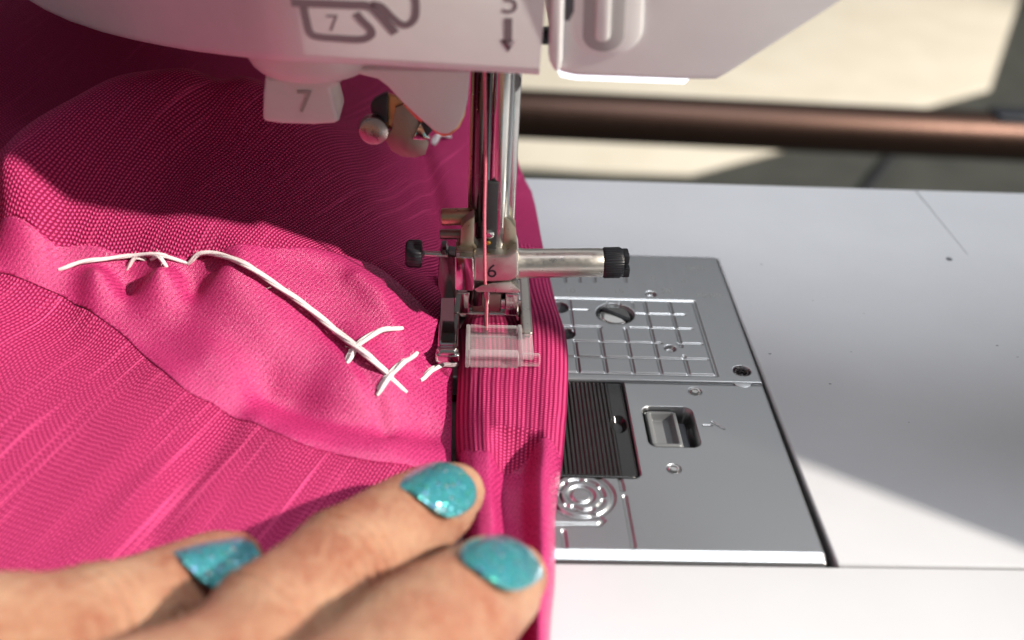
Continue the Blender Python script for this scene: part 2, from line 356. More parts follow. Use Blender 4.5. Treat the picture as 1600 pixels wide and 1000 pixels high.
for px_, py_, r_, dp in ((872, 481, .17, .5), (883, 522, .15, .5), (1159, 580, .13, .3)):
    a = uz(px_, py_); Z = hole(Z, np.hypot(X-a[0], Y-a[1])-r_, dp, .03)
for px_, py_, r_ in ((1017, 460, .10), (1047, 545, .10)):
    a = uz(px_, py_); Z = hole(Z, np.hypot(X-a[0], Y-a[1])-r_*.6, .07, .06)
SC = uz(961, 491); Z = hole(Z, np.hypot(X-SC[0], Y-SC[1])-.345, .3, .03)
Z = Z + edge_round(X, Y, XR, YM+.005, YB, .05)
def skirt(X, Y, Z, d=.35):        # turn the rim down so that the plate has thickness
    X = np.pad(X, 1, mode='edge'); Y = np.pad(Y, 1, mode='edge'); Z2 = np.pad(Z, 1, mode='edge'); Z2[0] -= d; Z2[-1] -= d; Z2[:, 0] -= d; Z2[:, -1] -= d; return X, Y, Z2
npl = grid_mesh('needle_plate', *skirt(X, Y, Z+.012), m_steel, SM)
tb = uz(1160, 598); bm = bmesh.new()
bm_prism(bm, [(tb[0]+.17*math.cos(a), YM+.05+.17*math.sin(a)*1.0, -.06) for a in np.linspace(math.pi, 2*math.pi, 14)], (0, 0, .066), .015)
from_bm('tab', bm, m_steel, npl)
# slotted plate screw
scr = lathe('screw', (SC[0], SC[1], -.3), (0, 0, 1), [(.30, 0), (.315, .2), (.31, .25), (.28, .285), (.2, .30), (.05, .303)], m_chrome, npl, 40)
th = math.radians(-38); sx_, sy_ = math.cos(th), math.sin(th)
prism('slot', [(SC[0]+sx_*u-sy_*v, SC[1]+sy_*u+sx_*v, -.06) for u, v in ((-.305, -.055), (.305, -.055), (.305, .055), (-.305, .055))], (0, 0, .068), m_dark, scr, 0)
a = uz(1159, 580)
for k in range(3): 
    bm = bmesh.new(); bm_tube(bm, [(a[0]+.115*math.cos(q), a[1]+.115*math.sin(q), -.03-.05*k) for q in np.linspace(0, 2*math.pi, 25)], .016, 6); from_bm('screw_thread', bm, m_darkm, npl)
m_eng = metal('engraving', (.40, .395, .38), .5, .1)
for s_, px_, py_, sz in (('10', 890, 455, .24), ('15', 966, 456, .24), ('20', 1042, 456, .24), ('inch', 1086, 419, .26), ('05490', 1108, 463, .22), ('0', 1020, 436, .22), ('4', 1068, 440, .2)):
    o_ = uz(px_, py_, .0); text_mesh('engraved_mark', s_, sz, m_eng, npl, (o_[0], o_[1], .0125), (1, 0, 0), (0, 1, 0), .0012)
# slide plate with the bobbin window, the release button and the stamped winding symbol
gx = axis(.55, XR, .0165, [-2.9, -2, -1, 0, .4]); gy = np.linspace(YF, YM-.012, 262)
X, Y = np.meshgrid(gx, gy); Z = np.zeros_like(X)
cR = uz(908, 773); R0 = .50; D = np.hypot(X-cR[0], Y-cR[1]); AN = np.degrees(np.arctan2(Y-cR[1], X-cR[0]))
Z = groove(Z, np.abs(D-R0), .045, .034); Z = groove(Z, np.abs(D-.185), .045, .034)
for k in range(8):
    a0 = k*45+12; da = np.abs((AN-a0+180) % 360-180); Z = groove(Z, np.where(da < 13, np.abs(D-.345), np.hypot(np.abs(D-.345), np.radians(da-13)*.345)), .042, .034)
pl = lambda *pp: [uz(a, b) for a, b in pp]
for pts_, w_ in ((pl((896, 791), (918, 800), (936, 807), (943, 813), (937, 819), (900, 819), (840, 819)), .042), (pl((957, 744), (965, 738), (970, 752), (973, 765)), .04), (pl((976, 776), (990, 854)), .045), (pl((880, 830), (883, 853)), .045)):
    Z = groove(Z, poly_d(X, Y, pts_), w_, .034)
for pts_, w_ in ((pl((1100, 664), (1111, 664)), .024), (pl((1113, 659), (1131, 669)), .024)):
    Z = groove(Z, poly_d(X, Y, pts_), w_, .02)
BX1, BY0 = uz(984, 660)[0]+.03, -3.90
Z = np.where(rbox_d(X, Y, -3.2, BX1, BY0, -.8, .16) < 0, -.5, Z)
b0 = uz(1003, 636); b1 = uz(1088, 697)
BTN = (b0[0]+.02, uz(1086, 668)[0], b1[1], b0[1])
sdb = rbox_d(X, Y, *BTN, .12); t_ = np.clip((.03-sdb)/.03, 0, 1); Z = Z-.45*t_*t_
RV = [uz(1086, 611), uz(1053, 732)]
for r_ in RV: Z = hole(Z, np.hypot(X-r_[0], Y-r_[1])-.09, .05, .03)
fr = np.clip((YF+.16-Y)/.16, 0, 1); Z = Z-.07*fr
Z = Z + edge_round(X, Y, XR, YF-1, YM-.012, .06)
spl = grid_mesh('slide_plate', *skirt(X, Y, Z), m_steel, SM)
for r_ in RV: lathe('rivet', (r_[0], r_[1], -.05), (0, 0, 1), [(.105, 0), (.105, .035), (.085, .06), (.06, .058), (.05, .045), (.02, .045)], m_chrome, spl, 24)
# release button: a shallow tray that slides in its recess
bx0, bx1, by0, by1 = BTN; xs = np.linspace(bx0+.02, bx0+(bx1-bx0)*.70, 44); ys = np.linspace(by0+.03, by1-.03, 56); X, Y = np.meshgrid(xs, ys)
sd = rbox_d(X, Y, xs[0], xs[-1], ys[0], ys[-1], .1); Zb = -.04 - .05*np.clip((sd+.03)/.03, 0, 1)**2 - .13*np.clip((-.075-sd)/.06, 0, 1)
btn = grid_mesh('release_button', *skirt(X, Y, Zb, .2), m_grey, spl)
box('button_track', (bx0+(bx1-bx0)*.5, by0+.1, -.4), (bx1-.08, by1-.14, -.22), m_greyd, spl, .04)
# bobbin cover: ribbed smoked plastic
xs = np.arange(.6, BX1-.03, .0095); ys = np.arange(BY0+.03, YM-.03, .0095); X, Y = np.meshgrid(xs, ys)
sd = rbox_d(X, Y, -3, BX1-.03, BY0+.03, -.8, .14); flat = np.clip((BX1-.30-X)/.02, 0, 1)*np.clip((Y-BY0-.1)/.02, 0, 1)
Zc = -.03 + flat*(.010*np.sin(2*math.pi*X/.072)+.004*np.sin(2*math.pi*Y/.055)) - .05*np.clip((sd+.05)/.05, 0, 1)**2
nx_, ny_ = BX1-.22, uz(965, 660)[1]; Zc = Zc - .10*np.clip((.13-np.hypot((X-nx_)*.9, (Y-ny_)*.55))/.06, 0, 1)
bc = grid_mesh('bobbin_cover', *skirt(X, Y, Zc, .25), m_smoke, spl, keep=np.pad(sd[:-1, :-1] < .0, 1, constant_values=False))
so = bc.modifiers.new('solid', 'SOLIDIFY'); so.thickness = .08; so.offset = -1
lathe('bobbin', (.75, -2.6, -.55), (0, 0, 1), [(.8, 0), (.8, .1), (.3, .12), (.3, .25), (.8, .27), (.8, .33)], m_greyd, spl, 40)
# --- head, unseen arm and pillar
TILT = .28; YH = -2.1
def head_pt(px_, py_, y_): return uy(px_, py_, y_)
bot = [(20, 0, 3.6), (60, 26, 3.0), (100, 45, 2.5), (150, 62, 1.9), (200, 74, 1.3), (250, 83, .65), (300, 90, 0), (350, 94, -.75), (390, 96.5, -1.35), (420, 98, -1.8), (450, 99, -2.05), (480, 100, YH), (600, 106, YH), (740, 115, YH), (800, 118, YH), (842, 121, YH)]
B = [head_pt(*b_) for b_ in bot]
B = [B[0]+np.array([-1.2, 3.2, 1.4]), B[0]+np.array([-.6, 1.2, .55])] + B
bm = bmesh.new(); cols = []
TOP = 20.0
for p in B:
    col = []
    for k, (dy, dz) in enumerate(((3.5+2.1, .12), (.6, .0), (.25, 0), (.11, .02), (.035, .075), (0, .17), (0, 1.0), (0, 2.2))):
        col.append(bm.verts.new((p[0], (p[1]+dy-TILT*(p[2]+max(dz, .17)-5.82)) if k else 9.0, p[2]+dz)))
    col.append(bm.verts.new((p[0], p[1]-TILT*(TOP-p[2]) if False else p[1]-.4, TOP))); col.append(bm.verts.new((p[0], 9.0, TOP)))
    cols.append(col)
for a, b in zip(cols, cols[1:]):
    n_ = len(a)
    for k in range(n_): bm.faces.new((a[k], b[k], b[(k+1) % n_], a[(k+1) % n_]))
bm.faces.new(cols[0]); bm.faces.new(list(reversed(cols[-1])))
head = from_bm('head_cover', bm, m_white, SM, angle=40)
# print on the face, following its tilt
pf = uy(600, 60, YH-.1); nrm = np.array([0, -1, -TILT]); pf0 = np.array([0, YH, 5.82]); nrm = nrm/np.linalg.norm(nrm)
def face_pt(px_, py_, off=.003): return up(px_, py_, pf0, nrm)+nrm*off
def ribbon(name, pix, wid, mat, parent, fp=face_pt, closed=False):
    P_ = [Vector(fp(a, b)) for a, b in pix]; P_ = [Vector(p) for p in smooth_path(P_, 6)]; nn = Vector(nrm); bm = bmesh.new(); L_, R_ = [], []
    for i, p in enumerate(P_):
        tt = (P_[min(i+1, len(P_)-1)]-P_[max(i-1, 0)]).normalized(); s_ = tt.cross(nn).normalized()*wid/2
        L_.append(bm.verts.new(p+s_)); R_.append(bm.verts.new(p-s_))
    for i in range(len(P_)-1): bm.faces.new((L_[i], L_[i+1], R_[i+1], R_[i]))
    r = bmesh.ops.extrude_face_region(bm, geom=bm.faces[:]); 
    for v_ in [g for g in r['geom'] if isinstance(g, bmesh.types.BMVert)]: v_.co += nn*.0015
    return from_bm(name, bm, mat, parent)
ribbon('threading_diagram', [(455, 3.5), (462, 4), (475, 4.4), (540, 7), (575, 9), (590, 20), (608, 40), (618, 52)], .12, m_print, head)
ribbon('threading_diagram', [(474, 10), (478, 30), (484, 50), (496, 57), (530, 60), (565, 61), (580, 54), (578, 44), (566, 32), (556, 20)], .11, m_print, head)
ribbon('threading_diagram', [(580, 6), (596, 10), (612, 26), (626, 37), (638, 38), (648, 28), (650, 10), (648, -10)], .10, m_print, head)
ribbon('threading_diagram', [(794, 28), (794, 45), (794, 66)], .11, m_print, head)
a, b, c = face_pt(781, 62), face_pt(807, 62), face_pt(794, 81)
prism('arrow_tip', [a, b, c], nrm*.0015, m_print, head, 0)
xd = face_pt(560, 30)-face_pt(500, 30); yd = face_pt(520, 0)-face_pt(520, 40)
text_mesh('printed_number', '7', .36, m_print, head, face_pt(520, 37), xd, yd, .001)
text_mesh('printed_number', '5', .52, m_print, head, face_pt(797, 4), xd, yd, .001)
# lamp cover to the right of the thread slot
YL = -1.95
lc = [(868, -700), (868, 100), (876, 112), (900, 118), (1060, 124), (1118, 124), (1136, 113), (1280, 2), (1420, -110), (1620, -280), (1800, -420), (1800, -700)]
lamp_cover = pxprism('lamp_cover', lc, YL, 1.6, m_white, SM, .07, 4)
pxprism('lamp_lens', [(872, 112), (880, 106), (960, 109), (1072, 118), (1076, 124), (1070, 132), (900, 126), (876, 121)], YL+.06, YL+.9, m_led, lamp_cover, .03, yref=YL+.06)
def pill(name, x0, x1, ybot, mat, y0, y1, bev, ytop=-260):
    r = (x1-x0)/2; cx_ = (x0+x1)/2; pts_ = [(x0, ytop), (x0, ybot-r*.9)] + [(cx_+r*math.cos(q), ybot-r*.9+r*.9*math.sin(q)) for q in np.linspace(math.pi, 0, 14)[1:-1]] + [(x1, ybot-r*.9), (x1, ytop)]
    return pxprism(name, pts_, y0, y1, mat, lamp_cover, bev)
pill('slot_pad', 893, 1000, 84, m_white, YL-.05, YL+.1, .045)
pill('slot_channel', 908, 972, 74, plastic('slot_grey', (.42, .40, .40), .4), YL-.058, YL+.1, .005)
pill('slot_tongue', 928, 950, 58, m_white, YL-.12, YL+.1, .03)
pxprism('slot_edge', [(858, -200), (858, 92), (866, 108), (874, 108), (878, 90), (878, -200)], YL-.12, YL+.3, m_white, lamp_cover, .05, 3)
pxprism('slot_gap', [(880, -120), (880, 20), (886, 22), (905, -20), (905, -120)], YL-.02, YL+.05, m_greyd, lamp_cover, .01)
pxprism('thread_guide', [(842, 52), (862, 50), (862, 71), (842, 70)], YL+.5, YL+.8, m_black, head, .02)
for o_ in [lamp_cover]+list(lamp_cover.children):
    for v_ in o_.data.vertices:
        if v_.co.y < YL+.35: v_.co.y -= .33*(v_.co.z-5.75)
# unseen arm and pillar at the right, outlines shaped for the shadow they cast
unseen_arm = [(3.6, -1.6), (6.2, -2.9), (12.7, -4.9), (17.0, -5.2), (26, -5.2), (26, .3), (3.6, .3)]
prism('unseen_arm', [(a, b, 9.6) for a, b in unseen_arm], (0, 0, 4), m_white, SM, .25)
prism('unseen_pillar', [(17, -13.1, -5.8), (17, 2.5, -5.8), (17, 2.5, 20.5), (17, -4.1, 20.5)], (8.9, 0, 0), m_white, SM, .12)
# --- needle bar, presser bar and clamp
YN = -.75
def rod_px(name, x0, y0, x1, y1, Yp, r, mat, parent, **k): return rod(name, uy(x0, y0, Yp), uy(x1, y1, Yp), r, mat, parent, **k)
xb = uy(777, 385, YN)[0]; zb = uy(777, 385, YN)[2]
nb = rod('needle_bar', (xb, YN, zb), (xb, YN, 7.5), .175, m_bar, SM, .02)
x_ = uy(750, 300, -.25)[0]; pb_ = rod('presser_bar', (x_, -.25, .9), (x_, -.25, 7.5), .15, m_darkm, SM, .02)
s0 = uy(762.5, 284, YN-.17); s1 = uy(775, 392, YN-.17)
box('slot', (s0[0], YN-.195, s1[2]), (s1[0], YN-.10, s0[2]), m_dark, nb, .01)
q_ = uy(764, 365, YN-.2); lathe('set_screw', (q_[0], YN-.19, q_[2]), (0, -1, 0), [(.085, 0), (.085, .03), (.06, .045), (.01, .045)], m_chrome, nb, 20)
q_ = uy(763, 379, YN-.2); lathe('brass_pin', (q_[0], YN-.19, q_[2]), (0, -1, 0), [(.04, 0), (.04, .03), (.01, .035)], metal('brass', (.85, .55, .12), .2), nb, 12)
r0 = uy(788, 345, YN+.25); r1 = uy(803, 345, YN+.25); box('guide_rail', (r0[0], YN+.08, r0[2]), (r1[0], YN+.38, 7.4), m_bar, SM, .03)
q_ = uy(792, 132, YN+.1); lathe('guide_disc', (q_[0], YN+.05, q_[2]+.06), (0, 1, 0), [(.2, 0), (.22, .02), (.22, .06), (.2, .08)], m_darkm, SM, 28)
q0 = uy(738, 200, -.1); box('threader_rod', (q0[0]-.04, -.12, 2.6), (q0[0]+.03, 0.0, 7.0), m_gold, SM, .01)
collar = [(713, 399), (713.5, 387), (719, 382), (720, 356), (729, 346), (741, 338), (741, 380), (747, 388), (780, 388), (786, 381), (786, 338), (797, 345), (806, 356), (808, 384), (801, 394), (790, 398.5), (750, 400)]
pxprism('collar', collar, YN-.16, YN+.12, metal('gold_nickel', (.50, .44, .33), .34, .2), SM, .02)
clamp = pxprism('needle_clamp', [(740, 403), (744, 399.5), (792, 399.5), (800, 394), (808, 392), (811, 400), (811, 430), (806, 436), (796, 440), (770, 441), (742, 440), (740, 437)], YN-.42, YN+.2, m_nickel, SM, .045, 4, yref=YN-.42)
pxprism('clamp_plate', [(711, 403), (713, 401), (738, 402), (740, 405), (741, 452), (738, 455), (713, 454), (711, 451)], YN-.45, YN+.1, m_chrome, clamp, .02, 3, yref=YN-.45)
pxprism('clamp_top', [(713, 392), (738, 393), (741, 402), (713, 402)], YN-.3, YN+.1, m_bronze, clamp, .015)
t0 = uy(806, 411.5, YN); t1 = uy(935, 410.5, YN)
lathe('screw_sleeve', t0, t1-t0, [(.27, 0), (.262, .08), (.25, .16), (.25, 1.0), (.25, 1.47), (.235, 1.50), (.2, 1.515)], m_nickel, clamp, 40)
k0 = uy(935, 410.5, YN); kd = Vector(t1-t0).normalized()
ks = lathe('thumb_screw', k0, kd, [(.16, -.04), (.16, .05), (.235, .06), (.262, .10), (.262, .36), (.235, .42), (.16, .43)], m_black, clamp, 144, ripple=lambda k, i: (.022*math.cos(i*2*math.pi*36/144) if 3 <= k <= 4 else 0))
kk = Vector(k0)+kd*.40
for s_ in (-1, 1):
    box('prong', (kk.x, kk.y-.15, kk.z+(.035 if s_ > 0 else -.22)), (kk.x+.14-(.03 if s_ > 0 else 0), kk.y+.15, kk.z+(.21 if s_ > 0 else -.035)), m_black, clamp, .03)
xd = (1, 0, 0); fo = uy(768.5, 424.5, YN-.425)
text_mesh('stamped_number', '6', .36, m_black, clamp, (fo[0], YN-.421, fo[2]), xd, (0, 0, 1), .004)
pxprism('thread_guide', [(741, 452), (752, 446), (770, 442), (797, 440.5), (806, 447), (813, 455), (809, 458), (745, 456.5)], YN-.3, YN+.05, m_nickel, clamp, .012, yref=YN-.3)
nd0 = uy(761, 445, YN); nd1 = uy(760, 521, YN)
lathe('needle', nd0, nd1-nd0, [(.055, 0), (.055, .25), (.045, .35), (.045, .9), (.03, 1.0), (.012, 1.25)], m_chrome, SM, 20)
# left screw, threader cylinder
rod_px('foot_screw_shaft', 657, 396, 700, 398, -.45, .055, m_bar, SM)
q_ = uy(634, 396, -.45); lathe('foot_screw_knob', q_, (1, 0, .0), [(.19, 0), (.23, .03), (.24, .06), (.24, .24), (.22, .28), (.1, .29)], m_black, SM, 120, ripple=lambda k, i: .02*math.cos(i*math.pi*2*24/120) if k in (2, 3) else 0)
rod_px('guide_pin', 689, 339, 742, 338, -.35, .148, m_gold, SM, bev=.03)
rod_px('guide_pin', 687, 366, 742, 366, -.25, .09, m_bronze, SM, bev=.03)
pxprism('presser_arm', [(686, 402), (690, 388), (697, 387), (702, 396), (714, 398), (716, 452), (712, 462), (690, 462), (684, 440)], -.5, -.1, m_darkm, SM, .03, yref=-.4)
# --- presser foot
FT = empty('tmp', (0, 0, 0), None, None); bpy.data.objects.remove(FT)
zs = .60
def sole(name, px_list, mat, parent, th=.15):
    pts_ = [uz(a, b, zs+th) for a, b in px_list]; return prism(name, [(p[0], p[1], zs) for p in pts_], (0, 0, th), mat, parent, .03, 3)
pfoot = bpy.data.objects.new('presser_foot', None)
foot = from_bm('presser_foot', (lambda bm: (bm_prism(bm, [(-.50, -.30, zs+.12), (.60, -.30, zs+.12), (.60, .35, zs+.12), (-.50, .35, zs+.12)], (0, 0, .30), .05, 3), bm)[1])(bmesh.new()), m_chrome, SM)
bpy.data.objects.remove(pfoot)
# left toe: long strip, bent up at its tip
xs = np.linspace(-.885, -.505, 14); ys = np.r_[np.linspace(-1.74, -1.2, 20), np.linspace(-1.1, 1.5, 24)]; X, Y = np.meshgrid(xs, ys)
upz = np.where(Y < -1.25, .16*((-1.25-Y)/.49)**2, 0); Zt = zs+.16+upz-.05*np.clip((np.abs(X+.695)-.15)/.04, 0, 1)**2
X = X - .04*np.clip((-Y)/1.7, -1, 1)*0
toe = grid_mesh('toe', X, Y, Zt, m_chrome, foot); sm_ = toe.modifiers.new('solid', 'SOLIDIFY'); sm_.thickness = .13; sm_.offset = -1
box('toe_lip', (-.90, -1.80, zs+.05), (-.49, -1.66, zs+.22), m_chrome, foot, .045, 4)
xs = np.linspace(.595, .80, 10); ys = np.linspace(-.95, 1.45, 20); X, Y = np.meshgrid(xs, ys)
rt = grid_mesh('toe', X, Y, zs+.15-.04*np.clip((np.abs(X-.697)-.07)/.03, 0, 1)**2, m_nickel, foot); sm_ = rt.modifiers.new('solid', 'SOLIDIFY'); sm_.thickness = .12; sm_.offset = -1
box('heel', (-.88, 1.2, zs), (.8, 1.5, zs+.2), m_chrome, foot, .04)
# holder blocks over the cross bar
for x0, y0, x1, y1, mt, yy in ((709, 457, 734, 490, m_chrome, -.42), (737, 459, 784, 487, m_bronze, -.36), (788, 459, 812, 493, m_chrome, -.42)):
    a = uy(x0, y1, yy); b = uy(x1, y0, yy); box('holder_block', (a[0], yy, a[2]), (b[0], yy+.45, b[2]), mt, foot, .035, 4)
a = uy(709, 517, -.38); b = uy(812, 489, -.38); box('cross_bar', (a[0], -.38, a[2]), (b[0], .1, b[2]), m_chrome, foot, .06, 4)
a = uy(737, 456, -.5); box('shank', (-.25, -.3, 1.1), (.35, .25, 2.0), m_darkm, foot, .05)
# clear toe with its framed window
cl = zs-.02; X0, X1, Y0, Y1 = -.385, .84, -1.83, -.78
bm = bmesh.new()
bm_box(bm, (X0, Y0, cl), (X0+.07, Y1, cl+.20), .018); bm_box(bm, (X0+.072, Y1-.12, cl), (.52, Y1, cl+.20), .018)
bm_box(bm, (X0+.072, Y0, cl), (.52, Y0+.24, cl+.24), .03); bm_box(bm, (.522, Y0+.05, cl), (.60, Y1, cl+.22), .02)
bm_box(bm, (.602, Y0+.26, cl), (.79, Y1+.05, cl+.13), .02)
ct = from_bm('clear_toe', bm, m_frost, foot)
box('clear_window', (X0+.074, Y0+.244, cl+.01), (.518, Y1-.124, cl+.05), m_clear, foot, .005)
rod('clear_lug', (.56, Y0+.10, cl+.13), (.885, Y0+.10, cl+.13), .115, m_frost, foot, .03)
a = uy(705, 565, -1.7)
# --- needle threader and lever under the head
YT = -1.0
base_ = uy(481, 104, YT); bm = bmesh.new()
bm_lathe(bm, (base_[0], YT+.5, base_[2]-.16), (0, 0, 1), [(.55, 0), (.85, .03), (.92, .10), (1.0, .25), (1.05, .9)], 48)
lev = from_bm('threader_lever', bm, m_lever, SM)
pxprism('lever_grip', [(414, 122), (411, 150), (410, 186), (414, 191), (440, 194.5), (490, 196), (522, 194), (529, 190), (529, 184), (522, 158), (518, 140), (532, 130), (520, 122)], YT-.1, YT+.75, m_lever, lev, .075, 4, yref=YT-.1)
fo = uy(476, 160, YT-.104); text_mesh('raised_number', '7', .50, plastic('lever_mark', (.40, .38, .35), .4), lev, (fo[0], YT-.105, fo[2]), (1, 0, 0), (.05, 0, 1), .02)
cov = pxprism('threader_cover', [(540, 108), (565, 118), (590, 124), (606, 136), (628, 160), (650, 181), (675, 203), (688, 210), (701, 210), (714, 201), (724, 184), (731, 158), (735, 112)], YT-.05, YT+.2, m_lever, SM, .04, 3, yref=YT-.05)
pxprism('cover_rim', [(628, 163), (650, 186), (680, 208), (692, 214), (704, 212), (718, 200), (727, 180), (731, 150), (700, 140)], YT+.22, YT+.30, m_copper_s, cov, .02, yref=YT+.22)
thr = pxprism('threader_bracket', [(604, 146), (640, 158), (668, 196), (664, 214), (640, 214), (622, 206), (604, 200)], YT+.34, YT+.42, m_copper_s, SM, .015)
pxprism('threader_plate', [(618, 168), (640, 160), (665, 215), (670, 224), (664, 242), (650, 247), (628, 245), (612, 236), (606, 226), (600, 216), (612, 202)], YT+.26, YT+.33, m_bronze, thr, .012)
pxprism('bracket_clip', [(579, 165), (584, 157), (597, 150), (606, 147), (606, 192), (594, 190), (592, 180), (580, 177)], YT+.24, YT+.40, m_black, thr, .02)
q_ = uy(583, 208, YT+.1); lathe('threader_screw', (q_[0], YT+.32, q_[2]), (0, -1, 0), [(.235, 0), (.24, .12), (.225, .16), (.19, .18), (.02, .182)], metal('pink_steel', (.45, .37, .35), .28), thr, 40)
pxprism('hook_guard', [(644, 218), (657, 192), (661, 195), (669, 211), (672, 218), (660, 219)], YT+.2, YT+.25, m_chrome, thr, .012)
pxprism('hook_inner', [(660, 190), (676, 204), (667, 214), (658, 196)], YT+.17, YT+.19, m_black, thr, .008)
# pink thread down to the needle
tp = [uy(757.5, 60, YN-.30), uy(757.5, 125, YN-.30), uy(758.5, 250, YN-.32), uy(757, 330, YN-.36), uy(757.5, 399, YN-.47), uy(758, 441, YN-.46), uy(760, 448, YN-.2), uy(760.5, 515, YN-.06)]
st = tube('sewing_thread', smooth_path(tp, 6), .024, m_thread_p, None, 8); tag(st, 'pink sewing thread running down past the stamped 6 to the needle', 'thread')
# ------------------------------------------------------------------ pink garment
G = empty('garment', (-4, -2, 0), 'bunched pink knit and satin garment with white basting stitches under the presser foot', 'garment')
CT = [(0, 900, .9), (150, 880, .9), (300, 860, .8), (450, 800, .72), (600, 730, .6), (690, 720, .32), (700, 640, .22), (690, 575, .36), (-200, 900, 1.0), (0, 1050, .8), (300, 1050, .6), (500, 950, .6),
 (0, 640, 1.30), (0, 500, 1.75), (200, 600, 1.15), (300, 700, .98), (380, 690, .86), (150, 760, 1.05), (420, 690, .93), (-200, 640, 1.4), (230, 520, 1.35), (120, 470, 1.62),
 (330, 560, 1.32), (420, 560, 1.16), (480, 600, .92), (470, 650, .84), (560, 650, .86), (600, 690, .72), (450, 480, 1.56), (540, 470, 1.46), (600, 480, 1.3), (640, 520, 1.02), (668, 545, .72), (560, 560, 1.14), (620, 600, .88), (660, 640, .45), (520, 690, .74),
 (0, 420, 2.1), (150, 412, 2.2), (250, 408, 2.25), (340, 410, 2.15), (420, 396, 2.05), (520, 402, 1.72), (590, 420, 1.48), (640, 460, 1.15), (200, 455, 1.62), (300, 460, 1.62),
 (0, 345, 2.6), (100, 330, 2.75), (300, 330, 2.65), (430, 330, 2.3), (560, 340, 1.65), (640, 370, 1.0), (690, 420, .55),
 (0, 290, 3.25), (200, 250, 3.3), (350, 220, 3.2), (480, 250, 2.6), (600, 290, 1.4), (680, 330, .75),
 (-200, 330, 3.3), (0, 263, 3.5), (125, 187, 3.9), (210, 148, 4.1), (275, 116, 4.2), (330, 116, 4.1), (406, 140, 3.7), (500, 180, 2.9), (590, 230, 1.8), (680, 250, 1.1), (740, 280, .65)]
W_ = [tuple(uz(a, b, c)) for a, b, c in CT]
W_ += [(-8.6, 2.2, 2.3), (-7.0, 4.4, 2.3), (-5.0, 5.0, 2.4), (-3.4, 5.4, 2.1), (-1.5, 6.2, 1.3), (0.0, 7.0, .9), (-9.5, 6.4, 3.5), (-7.4, 8.2, 3.8), (-5.2, 8.6, 3.2), (-11.5, 9.5, 4.4), (-8.5, 11.5, 4.2), (-5, 11.5, 3.6), (-2.5, 9.5, 2.4), (-13, 4, 3.6), (-14, 0, 2.5), (.6, 5.0, .5), (.4, 3, .5), (-.2, 1.5, .5), (-.3, 0, .45), (0.9, 6.6, .3), (1.0, 4.0, .35), (-6, 13.5, 3.8), (-13, 13, 4.6)]
W_ = np.array(W_)
def tps_fit(P, z, lam=.02):
    n = len(P); d = np.hypot(P[:, None, 0]-P[None, :, 0], P[:, None, 1]-P[None, :, 1]); K = np.where(d > 0, d*d*np.log(d+1e-12), 0)
    A = np.zeros((n+3, n+3)); A[:n, :n] = K+lam*np.eye(n); A[:n, n] = 1; A[:n, n+1:] = P; A[n, :n] = 1; A[n+1:, :n] = P.T
    return np.linalg.solve(A, np.r_[z, 0, 0, 0])
TW = tps_fit(W_[:, :2], W_[:, 2])
def wrinkle(x, y):
    g = x*math.cos(-.36)+y*math.sin(-.36)
    s1 = np.exp(-((x+4.6-.40*(y+5.0))/.75)**2)*np.exp(-((y+4.8)/2.0)**2)
    w = .011*np.sin(g*9+.6*np.sin(y*1.7))*s1*2.0 + .03*np.sin(x*2.3+y*1.1)*np.sin(y*1.9-x*.8+1)
    sat = np.exp(-(((x+3.2)*.8+(y+1.9)*.6)/2.3)**2-((-(x+3.2)*.6+(y+1.9)*.8)/1.1)**2)
    w = w + sat*(.045*np.sin((x*.55+y*.83)*5.2+1.3*np.sin(x*1.4))+.028*np.sin((x*.9-y*.45)*4.1+y))
    return w - .06*s1
RIDGES = [([(110, 446), (220, 446), (340, 448)], 1.55, -.24, .33), ([(420, 622), (500, 645), (580, 655), (660, 640)], .8, -.17, .36), ([(330, 500), (420, 545), (520, 590)], 1.3, .07, .45),
 ([(420, 396), (520, 404), (600, 430)], 1.8, .10, .30), ([(560, 470), (610, 500), (640, 540)], 1.2, .07, .22), ([(520, 540), (575, 590), (600, 640)], 1.0, -.07, .16), ([(360, 640), (300, 740), (220, 860)], .9, -.045, .26), ([(400, 655), (340, 745), (270, 850)], .9, .025, .2), ([(300, 650), (240, 740), (170, 850)], 1.0, .025, .25),
 ([(250, 330), (330, 270), (360, 210)], 2.5, -.16, .35), ([(60, 330), (160, 260), (240, 190)], 2.8, .10, .5), ([(0, 560), (120, 590), (220, 660)], 1.3, .06, .5), ([(660, 250), (690, 330), (690, 420)], .9, -.2, .25)]
RW = [([np.array(uz(a, b, z_)) for a, b in pp], am, wd) for pp, z_, am, wd in RIDGES]
def H0(x, y):
    x = np.asarray(x, float); y = np.asarray(y, float); sh = x.shape; xf, yf = x.ravel(), y.ravel(); out = np.empty(len(xf)); n = len(W_)
    for i in range(0, len(xf), 40000):
        a, b = xf[i:i+40000], yf[i:i+40000]; d2 = (a[:, None]-W_[None, :, 0])**2+(b[:, None]-W_[None, :, 1])**2
        out[i:i+40000] = (.5*d2*np.log(d2+1e-12))@TW[:n]+TW[n]+TW[n+1]*a+TW[n+2]*b
    out += wrinkle(xf, yf)
    for pp, am, wd in RW: out += 1.35*am*np.exp(-(poly_d(xf, yf, pp)/wd)**2)
    return np.clip(out, .12, 6).reshape(sh)
gx = np.arange(-15, 1.7, .055); gy = np.arange(-10.5, 14, .055); GX, GY = np.meshgrid(gx, gy); GZ = H0(GX, GY)
def H(x, y):
    i = np.clip((np.asarray(x)-gx[0])/.055, 0, len(gx)-2); j = np.clip((np.asarray(y)-gy[0])/.055, 0, len(gy)-2); i0 = i.astype(int); j0 = j.astype(int); fx, fy = i-i0, j-j0
    return (GZ[j0, i0]*(1-fx)+GZ[j0, i0+1]*fx)*(1-fy)+(GZ[j0+1, i0]*(1-fx)+GZ[j0+1, i0+1]*fx)*fy
